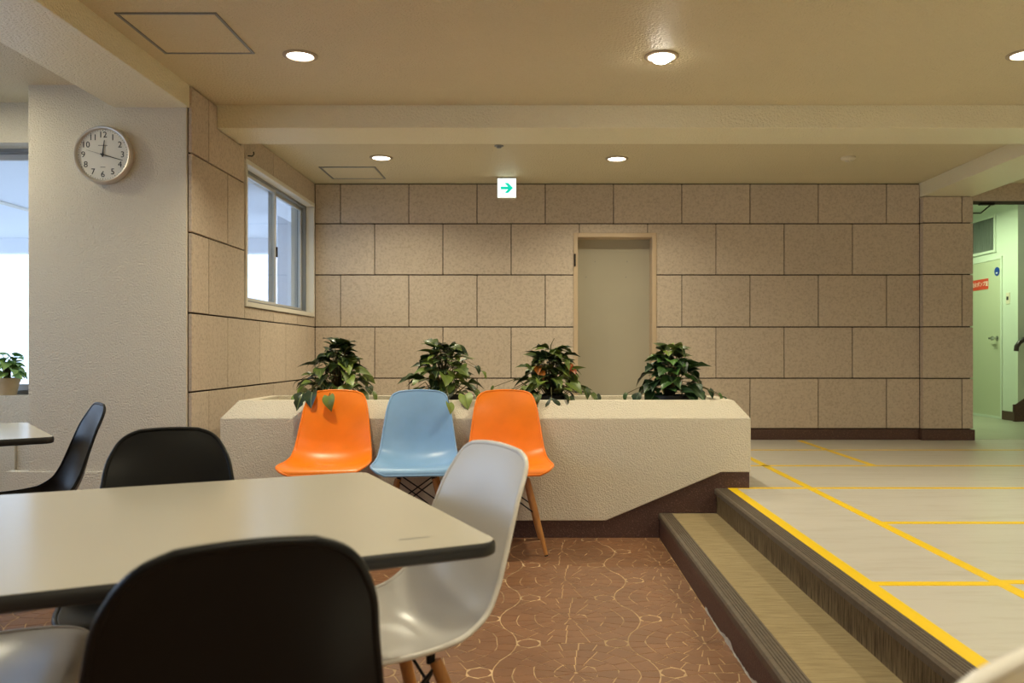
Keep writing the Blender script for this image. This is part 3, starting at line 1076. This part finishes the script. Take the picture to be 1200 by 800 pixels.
PD_ = 4.98
G = 'artificial plants standing in the planter'
plant('potted_plant', 'green leafy plant in black pot behind the left orange chair', G, (-1.215, PD_, 0.60), None, 120, LEAF_G, 11, 0.49, 0.19,
      [(-0.24, -0.02, 0.27, 0.6), (-0.19, -0.05, 0.24, 0.7), (-0.16, -0.16, 0.2, 0.9), (0.04, -0.36, 0.2, 1.0), (-0.06, -0.33, 0.22, 1.0), (-0.12, -0.32, 0.21, 0.9), (0.2, -0.06, 0.24, 0.8), (0.23, -0.1, 0.21, 0.8), (-0.2, -0.15, 0.19, 0.9)])
plant('potted_plant', 'green leafy plant in black pot behind the blue chair', G, (-0.575, PD_, 0.60), None, 120, LEAF_G, 23, 0.50, 0.19,
      [(-0.17, -0.12, 0.22, 0.9), (0.2, -0.12, 0.22, 1.0), (0.24, -0.18, 0.2, 1.0), (0.07, -0.36, 0.16, 1.05), (0.15, -0.24, 0.2, 1.0), (0.2, -0.02, 0.36, 0.6), (0.23, 0.0, 0.33, 0.5)], top_leaves=LEAF_G)
p3 = plant('potted_plant', 'mixed green plant with reddish tips trailing behind the right orange chair', G, (0.07, PD_, 0.60), None, 120, LEAF_G, 37, 0.46, 0.19,
           [(-0.34, -0.05, 0.24, 0.5), (-0.27, -0.08, 0.21, 0.8), (-0.22, -0.08, 0.22, 0.9), (0.2, -0.1, 0.23, 0.7), (0.24, -0.08, 0.2, 0.6), (0.0, -0.24, 0.17, 1.0), (0.1, -0.22, 0.19, 1.0), (-0.08, -0.26, 0.2, 0.9), (0.27, -0.05, 0.19, 0.6)])
AUT = leaf_set('leaf_autumn', 0.6)
for k, (x, y, z, az) in enumerate(((-0.075, -0.075, 0.36, 3.0), (-0.06, -0.09, 0.33, 3.5), (0.12, -0.06, 0.37, 2.6), (0.13, -0.06, 0.34, 3.6))):
    put_leaf(AUT[k % 4], p3, (x, y, z), az, -0.6, 0.2, 0.9)
MB().path([(-0.01, 0, 0.2), (-0.01, -0.01, 0.4), (0.0, -0.02, 0.49), (0.02, -0.02, 0.53)], [0.004, 0.004, 0.003, 0.002], 6).build('dry_stem', 'stem', p3, smooth='all')
plant('potted_plant', 'dark green broad-leaved plant in black pot before the doorway', G, (0.79, PD_, 0.60), None, 95, LEAF_D, 53, 0.47, 0.18,
      [(-0.27, -0.05, 0.2, 0.6), (-0.2, -0.08, 0.2, 0.7), (0.22, -0.06, 0.22, 0.8), (0.28, -0.04, 0.2, 0.7), (0.3, -0.08, 0.18, 0.5)], pot_r=0.12, top_leaves=LEAF_G)
plant('potted_plant', 'small light green plant in beige pot on the window sill', None, (-3.27, D_WIN + 0.07, 0.784), None, 34, LEAF_L, 71, 0.24, 0.10, [], pot_r=0.068, pot_h=0.105, pot_mat='pot_beige')

# ------------------------------------------------------------------ shell chairs


def catmull(pts, n):
    out = []
    P = [Vector(p) for p in pts]
    P = [2 * P[0] - P[1]] + P + [2 * P[-1] - P[-2]]
    m = len(pts) - 1
    for i in range(n + 1):
        t = i / n * m
        k = min(int(t), m - 1)
        u = t - k
        a, b, c, d = P[k], P[k + 1], P[k + 2], P[k + 3]
        out.append(0.5 * ((2 * b) + (c - a) * u + (2 * a - 5 * b + 4 * c - d) * u * u + (3 * b - a - 3 * c + d) * u ** 3))
    return out


# along the shell, front lip to top of the back: (y, z, half width square top, half width round top, edge raise)
SHELL = [(0.245, 0.428, 0.150, 0.148, 0.000), (0.240, 0.444, 0.186, 0.184, 0.001), (0.222, 0.456, 0.208, 0.205, 0.004), (0.175, 0.457, 0.223, 0.219, 0.010),
         (0.100, 0.446, 0.226, 0.222, 0.022), (0.020, 0.433, 0.223, 0.219, 0.034), (-0.060, 0.428, 0.218, 0.213, 0.044), (-0.125, 0.440, 0.212, 0.204, 0.047),
         (-0.182, 0.482, 0.206, 0.195, 0.044), (-0.212, 0.540, 0.199, 0.185, 0.038), (-0.230, 0.610, 0.190, 0.173, 0.029), (-0.245, 0.680, 0.180, 0.161, 0.019),
         (-0.261, 0.745, 0.170, 0.151, 0.011), (-0.273, 0.788, 0.160, 0.135, 0.004), (-0.280, 0.810, 0.151, 0.121, 0.001), (-0.285, 0.824, 0.137, 0.102, 0.000), (-0.288, 0.832, 0.110, 0.074, 0.000)]


def shell_mesh(style):
    nt, ns = 64, 26
    prof = catmull([(p[0], p[1], 0) for p in SHELL], nt)
    wid = catmull([(p[2 + style], p[4], 0) for p in SHELL], nt)
    grid = []
    for i in range(nt + 1):
        d = (prof[min(i + 1, nt)] - prof[max(i - 1, 0)]).normalized()
        # normal on the sitting side (up for the seat, forward for the back)
        ny, nz = d.y, -d.x
        row = []
        for k in range(ns + 1):
            s_ = -1 + 2 * k / ns
            s2 = math.copysign(1 - (1 - abs(s_)) ** 1.25, s_)
            rz = wid[i].y * abs(s2) ** 2.4
            crown = 0.016 * max(0.0, (prof[i].y - 0.72) / 0.112) * (s2 * wid[i].x / 0.12) ** 2 * 0.6
            row.append(Vector((s2 * wid[i].x, prof[i].x + ny * rz, prof[i].y + nz * rz - crown)))
        grid.append(row)
    vs = [p for r in grid for p in r]
    W = ns + 1
    nrms = []
    for i in range(nt + 1):
        for k in range(W):
            a = grid[min(i + 1, nt)][k] - grid[max(i - 1, 0)][k]
            b = grid[i][min(k + 1, ns)] - grid[i][max(k - 1, 0)]
            n = a.cross(b)
            nrms.append(n.normalized() if n.length > 1e-9 else Vector((0, 0, 1)))
    th = 0.006
    # make sure normals point to the outside (down at the seat)
    sign = -1 if nrms[(nt // 3) * W + W // 2].z > 0 else 1
    low = [v + n * th * sign for v, n in zip(vs, nrms)]
    mb = MB()
    fs = []
    for i in range(nt):
        for k in range(ns):
            fs.append((i * W + k, i * W + k + 1, (i + 1) * W + k + 1, (i + 1) * W + k))
    M = len(vs)
    fs2 = [tuple(j + M for j in reversed(f)) for f in fs]
    bound = [k for k in range(W)] + [i * W + ns for i in range(1, nt + 1)] + [nt * W + k for k in range(ns - 1, -1, -1)] + [i * W for i in range(nt - 1, 0, -1)]
    side = [(bound[i], bound[(i + 1) % len(bound)], bound[(i + 1) % len(bound)] + M, bound[i] + M) for i in range(len(bound))]
    mb.add(vs + low, fs + fs2 + side)
    mid = [(vs[b] + low[b]) / 2 for b in bound]
    mb.path(mid, 0.0062, 8, closed=True)
    return mb.mesh('shell', smooth='all')


SHELL_ME = {}
square_shell, round_shell = shell_mesh(0), shell_mesh(1)
for c in ('black', 'white', 'orange', 'blue'):
    me = (round_shell if c == 'black' else square_shell).copy()
    me.materials.append(MATS['shell_' + c])
    SHELL_ME[c] = me
LEG_TOP = {(sx, sy): Vector((sx * 0.088, 0.012 + sy * 0.095, 0.418)) for sx in (-1, 1) for sy in (-1, 1)}
LEG_FOOT = {(sx, sy): Vector((sx * 0.190, (0.165 if sy > 0 else -0.215), 0.0)) for sx in (-1, 1) for sy in (-1, 1)}
LEG_ME = {}
FOOT_ME = {}
for k in LEG_TOP:
    t, f = LEG_TOP[k], LEG_FOOT[k]
    q = lambda u: t.lerp(f, u)
    d = (f - t).normalized()
    pts = [q(0.06), q(0.1), q(0.45), q(0.8), q(0.985)]
    m = MB().path([p - pts[0] for p in pts], [0.013, 0.0145, 0.0155, 0.0125, 0.0095], 14).mesh('leg', smooth=True)
    m.transform(Matrix.Translation(pts[0]))
    m.materials.append(MATS['beech'])
    LEG_ME[k] = m
    m = MB().tube(q(0.985), Vector((f.x, f.y, 0.0)), 0.0095, 0.0095, 12).mesh('foot')
    m.materials.append(MATS['rubber'])
    FOOT_ME[k] = m
ROD_ME = []
for a, b in (((-1, 1), (1, 1)), ((-1, -1), (1, -1)), ((-1, -1), (-1, 1)), ((1, -1), (1, 1))):
    for p, q in ((a, b), (b, a)):
        s = LEG_TOP[p].lerp(LEG_FOOT[p], 0.08)
        e = LEG_TOP[q].lerp(LEG_FOOT[q], 0.50)
        m = MB().tube(s, e, 0.0036, n=8).mesh('brace_rod', smooth=True)
        m.materials.append(MATS['black_steel'])
        ROD_ME.append(m)
mb = MB()
corners = [LEG_TOP[k] for k in ((-1, -1), (1, -1), (1, 1), (-1, 1))]
for i in range(4):
    mb.tube(corners[i], corners[(i + 1) % 4], 0.0055, n=8)
for c in corners:
    mb.tube(c + Vector((0, 0, -0.03)), c + Vector((0, 0, 0.0)), 0.010, n=10)
    mb.tube(c + Vector((0, 0, -0.004)), c + Vector((0, 0, 0.004)), 0.018, n=14)
MOUNT_ME = mb.mesh('mount_frame', smooth=True)
MOUNT_ME.materials.append(MATS['black_steel'])


def chair(color, label, x, y, face, group=None):
    """face: world angle (degrees) of the direction the sitter looks, 0 = +X, 90 = +Y"""
    c = thing('shell_chair', label, 'chair', (x, y, 0.0), math.radians(face - 90), group)
    obj('shell', SHELL_ME[color], None, c)
    obj('mount_frame', MOUNT_ME, None, c)
    for k in LEG_ME:
        l = obj('leg', LEG_ME[k], None, c)
        obj('foot', FOOT_ME[k], None, l)
    for m in ROD_ME:
        obj('brace_rod', m, None, c)
    return c


ROT = 26.0
U = Vector((math.cos(math.radians(ROT)), math.sin(math.radians(ROT))))
V = Vector((-U.y, U.x))
CG = 'plastic shell chairs on wooden dowel legs'


def uv(u, v):
    p = U * u + V * v
    return p.x, p.y


chair('orange', 'orange shell chair on wooden legs at the left end of the row by the planter', -1.122, 4.385, 270 + 4, CG)
chair('blue', 'light blue shell chair on wooden legs in the middle of the row by the planter', -0.648, 4.385, 270 + 6, CG)
chair('orange', 'orange shell chair on wooden legs at the right end of the row by the planter', -0.167, 4.395, 270 + 5, CG)
chair('white', 'white shell chair pulled up to the right end of the near white table', *uv(0.468, 1.752), 180 + ROT + 7, CG)
cx, cy = uv(0.07, 2.235)
chair('black', 'black shell chair facing the viewer on the far side of the near table', cx, cy, 270 + ROT - 3, CG)
chair('black', 'black shell chair seen from behind in the foreground at the near table', -0.456, 1.180, 90 + ROT + 1, CG)
chair('white', 'white shell chair tucked under the left end of the near table', -1.09, 1.47, 22, CG)
chair('black', 'black shell chair seen from the side at the small table by the pillar', -2.06, 3.27, 220, CG)
chair('white', 'white shell chair back cut off by the bottom right corner of the photo', 0.245, 0.865, 90 + ROT + 4, CG)

# ------------------------------------------------------------------ tables


def rounded_rect(x0, x1, y0, y1, r, n=6):
    out = []
    for cx, cy, a in ((x1 - r, y1 - r, 0), (x0 + r, y1 - r, 90), (x0 + r, y0 + r, 180), (x1 - r, y0 + r, 270)):
        for i in range(n + 1):
            t = math.radians(a + 90 * i / n)
            out.append((cx + r * math.cos(t), cy + r * math.sin(t)))
    return out


def table(label, cx, cy, rot, lx, ly, ztop=0.72, th=0.026):
    t = thing('cafe_table', label, 'table', (cx, cy, 0), math.radians(rot), 'white topped cafe tables')
    MB().prism(rounded_rect(-lx / 2 + 0.003, lx / 2 - 0.003, -ly / 2 + 0.003, ly / 2 - 0.003, 0.035), 'Z', ztop - th + 0.002, ztop).build('table_top', 'laminate', t)
    mb = MB()
    outer = rounded_rect(-lx / 2, lx / 2, -ly / 2, ly / 2, 0.038, 8)
    n = len(outer)
    vs = []
    prof = ((-0.003, ztop - 0.0004), (0.0, ztop - 0.004), (0.001, ztop - th / 2), (0.0, ztop - th + 0.004), (-0.006, ztop - th), (-0.05, ztop - th))
    for off, z in prof:
        r = rounded_rect(-lx / 2 - off, lx / 2 + off, -ly / 2 - off, ly / 2 + off, max(0.038 + off, 0.004), 8)
        vs += [(p[0], p[1], z) for p in r]
    fs = []
    for k in range(len(prof) - 1):
        for i in range(n):
            j = (i + 1) % n
            fs.append((k * n + i, k * n + j, (k + 1) * n + j, (k + 1) * n + i))
    mb.add(vs, fs).build('edge_band', 'edge_black', t, smooth=True)
    MB().lathe([(0.205, 0.006), (0.205, 0.014), (0.19, 0.022), (0.06, 0.034), (0.036, 0.05)], (0, 0, 0), 40).build('base', 'table_leg', t, smooth=True)
    MB().tube((0, 0, 0.045), (0, 0, ztop - th - 0.02), 0.034, n=24).build('column', 'table_leg', t, smooth=True)
    for ax, ay in ((0.28, 0.03), (0.03, 0.28)):
        MB().box(-ax, ax, -ay, ay, ztop - th - 0.022, ztop - th).build('top_bar', 'table_leg', t)
    for k in range(4):
        MB().lathe([(0.018, 0), (0.018, 0.008)], (0.16 * math.cos(k * math.pi / 2), 0.16 * math.sin(k * math.pi / 2), 0.0), 14).build('glide', 'rubber', t)
    return t


u0, u1, v0, v1 = -0.46, 0.565, 1.305, 2.235
cx, cy = uv((u0 + u1) / 2, (v0 + v1) / 2)
t1 = table('large white table with black edge in the foreground', cx, cy, ROT, u1 - u0, v1 - v0)
# worn maker's mark on the table top
MB().add([((u1 - u0) / 2 - 0.155, -(v1 - v0) / 2 + 0.085, 0.7203), ((u1 - u0) / 2 - 0.10, -(v1 - v0) / 2 + 0.085, 0.7203),
          ((u1 - u0) / 2 - 0.10, -(v1 - v0) / 2 + 0.092, 0.7203), ((u1 - u0) / 2 - 0.155, -(v1 - v0) / 2 + 0.092, 0.7203)], [(0, 1, 2, 3)]).build('faint_mark', 'ink_light', t1)
a2 = math.radians(38)
cu, cv = Vector((math.cos(a2), math.sin(a2))), Vector((-math.sin(a2), math.cos(a2)))
corner = Vector((-1.865, 3.19))
c2 = corner - cu * 0.6 + cv * 0.43
table('white table with black edge by the clock pillar at the left edge', c2.x, c2.y, 38, 1.2, 0.86)

# ------------------------------------------------------------------ clock
ck = thing('wall_clock', 'round silver wall clock with arabic numerals on the white pillar', 'clock', (-2.456, D_PIL, 2.157))
R = 0.163
MB().lathe([(R * 0.92, 0.0), (R, -0.008), (R, -0.030), (R * 0.985, -0.042), (R * 0.95, -0.047), (R * 0.905, -0.045), (R * 0.88, -0.034), (R * 0.86, -0.030)], (0, 0, 0), 56, 'Y').build('rim', 'clock_rim', ck, smooth=True)
face = MB().lathe([(R * 0.885, -0.0305), (R * 0.885, -0.032)], (0, 0, 0), 56, 'Y').build('face', 'clock_face', ck)
face_negy = Matrix.Rotation(math.radians(90), 4, 'X')
for h in range(1, 13):
    a = math.radians(90 - 30 * h)
    text(str(h), 0.048, 'ink', Matrix.Translation((0.111 * math.cos(a), -0.0325, 0.111 * math.sin(a))) @ face_negy, face, 'numeral')
for i in range(60):
    a = math.radians(6 * i)
    r = 0.0016 if i % 5 else 0.0026
    MB().lathe([(r, 0.0), (r, -0.0008)], (0.137 * math.cos(a), -0.032, 0.137 * math.sin(a)), 6, 'Y').build('minute_dot', 'ink', face)
MB().box(-0.026, 0.026, -0.0326, -0.032, 0.050, 0.054).build('maker_mark', 'ink_light', face)
MB().box(-0.014, 0.014, -0.0326, -0.032, -0.072, -0.068).build('maker_mark', 'ink_light', face)


def hand(name, ang, ln, tail, w0, w1, y, m):
    a = math.radians(ang)
    d, n = Vector((math.sin(a), math.cos(a))), Vector((math.cos(a), -math.sin(a)))
    pts = [d * -tail - n * w0, d * ln - n * w1, d * ln + n * w1, d * -tail + n * w0]
    MB().prism([(p.x, p.y) for p in pts], 'Y', y - 0.001, y).build(name, m, ck)


hand('hour_hand', 7, 0.082, 0.012, 0.0042, 0.002, -0.035, 'ink')
hand('minute_hand', 106, 0.118, 0.014, 0.0034, 0.0014, -0.037, 'ink')
hand('second_hand', 286, 0.092, 0.02, 0.001, 0.0008, -0.039, 'ink_light')
MB().lathe([(0.007, -0.032), (0.007, -0.041)], (0, 0, 0), 16, 'Y').build('hub', 'ink', ck)

# ------------------------------------------------------------------ ceiling fittings
def downlight(label, x, y, z, r=0.066, bulb=False, power=LAMP_W, cone=142):
    d = thing('downlight', label, 'ceiling light', (x, y, z), 0, 'round recessed downlights')
    MB().lathe([(r + 0.022, 0.001), (r + 0.022, -0.004), (r + 0.012, -0.009), (r + 0.002, -0.008), (r, 0.001)], (0, 0, 0), 40).build('trim_ring', 'lamp_trim', d, smooth=True)
    MB().lathe([(r, 0.0), (r, -0.003)], (0, 0, 0), 32).build('lens', 'lamp_glow', d)
    if bulb:
        pr = [(0.046, -0.003), (0.050, -0.012), (0.044, -0.024), (0.028, -0.033), (0.002, -0.037)]
        MB().lathe(pr, (0, 0, 0), 28).build('bulb', 'bulb_glow', d, smooth=True)
    l = bpy.data.lights.new('downlight_beam', 'AREA')
    l.shape, l.size = 'DISK', r * 1.8
    l.energy, l.color = power, LAMP_COLOR
    l.spread = math.radians(cone)
    o = bpy.data.objects.new('downlight_beam', l)
    o.location = (0, 0, -0.042 if bulb else -0.012)
    COL.objects.link(o)
    o.parent = d


downlight('round recessed downlight above the clock pillar, left of the main ceiling', -1.22, 4.225, Z_CEIL, cone=125)
downlight('round downlight with protruding bright bulb in the middle of the main ceiling', 0.625, 4.235, Z_CEIL, bulb=True)
downlight('round recessed downlight cut by the right edge of the photo', 2.47, 4.21, Z_CEIL)
downlight('small recessed downlight behind the beam above the left planter plants', -1.205, 6.31, Z_CEIL_BACK, power=LAMP_W * 1.1)
downlight('small recessed downlight behind the beam above the grey doorway', 0.594, 6.34, Z_CEIL_BACK, power=LAMP_W * 1.1)
names = {(0, 0): 'left', (0, 1): 'middle', (0, 2): 'right'}
for j, (y, row) in enumerate(((2.14, 'above the near table row'), (0.06, 'above the viewer'), (-2.0, 'behind the viewer'))):
    for i, x in enumerate((-1.22, 0.625, 2.47)):
        downlight('recessed downlight %s, %s of three' % (row, ('left', 'middle', 'right')[i]), x, y, Z_CEIL, power=LAMP_W * (0.28, 0.95, 1.0)[i])
for j, y in enumerate((4.25, 2.14, 0.06)):
    downlight('recessed downlight of the window bay, %s' % ('beside the clock pillar', 'above the small table', 'furthest forward')[j], -3.35, y, Z_CEIL, power=LAMP_W * (0.75, 0.2, 0.2)[j], cone=(178, 130, 130)[j])
for j, y in enumerate((4.21, 2.14, 0.06)):
    downlight('recessed downlight over the far right floor, %s' % ('by the beam', 'in the middle', 'furthest forward')[j], 4.3, y, Z_CEIL)


def hatch(label, x0, x1, y0, y1, z):
    h = thing('ceiling_hatch', label, 'hatch', ((x0 + x1) / 2, (y0 + y1) / 2, z))
    a, b = (x1 - x0) / 2, (y1 - y0) / 2
    mb = MB()
    for q in ((-a, a, -b, -b + 0.012), (-a, a, b - 0.012, b), (-a, -a + 0.012, -b + 0.012, b - 0.012), (a - 0.012, a, -b + 0.012, b - 0.012)):
        mb.box(q[0], q[1], q[2], q[3], -0.006, 0.001)
    mb.build('frame', 'aluminium_dark', h)
    MB().box(-a + 0.016, a - 0.016, -b + 0.016, b - 0.016, -0.004, 0.001).build('panel', 'ceiling_spray', h)


hatch('square access hatch in the main ceiling above the clock', -1.895, -1.44, 3.69, 4.19, Z_CEIL)
hatch('small access hatch in the back ceiling near the sliding window', -1.765, -1.31, 6.62, 7.06, Z_CEIL_BACK)
sd = thing('smoke_detector', 'round cream smoke detector on the back ceiling at right', 'smoke detector', (2.35, 6.3, Z_CEIL_BACK))
MB().lathe([(0.055, 0.001), (0.055, -0.012), (0.045, -0.022), (0.022, -0.026), (0.020, -0.036), (0.002, -0.038)], (0, 0, 0), 28).build('body', 'smoke_plastic', sd, smooth=True)
sp = thing('ceiling_sensor', 'tiny dark sensor on the back ceiling above the exit sign', 'sensor', (-0.29, 5.95, Z_CEIL_BACK))
MB().lathe([(0.034, 0.001), (0.034, -0.004), (0.018, -0.007), (0.016, -0.016), (0.002, -0.018)], (0, 0, 0), 24).build('body', 'aluminium_dark', sp, smooth=True)

ex = thing('exit_sign', 'small lit white exit sign with green arrow below the back ceiling', 'sign', (-0.275, 7.02, Z_CEIL_BACK))
MB().box(-0.080, 0.080, -0.02, 0.035, -0.178, -0.012).build('case', 'smoke_plastic', ex, bevel=0.003)
MB().box(-0.03, 0.03, -0.005, 0.02, -0.014, 0.0).build('mount', 'smoke_plastic', ex)
fc = MB().box(-0.078, 0.078, -0.0225, -0.02, -0.176, -0.014).build('lit_panel', 'sign_white', ex)
arrow = [(-0.052, -0.083), (0.010, -0.083), (-0.014, -0.060), (-0.014, -0.052), (0.012, -0.052), (0.054, -0.095), (0.012, -0.138), (-0.014, -0.138), (-0.014, -0.130), (0.010, -0.107), (-0.052, -0.107)]
MB().prism(arrow, 'Y', -0.0235, -0.0225).build('arrow', 'sign_green', fc)
text('F E', 0.03, 'sign_grey', Matrix.Translation((-0.042, -0.0235, -0.148)) @ face_negy, fc)
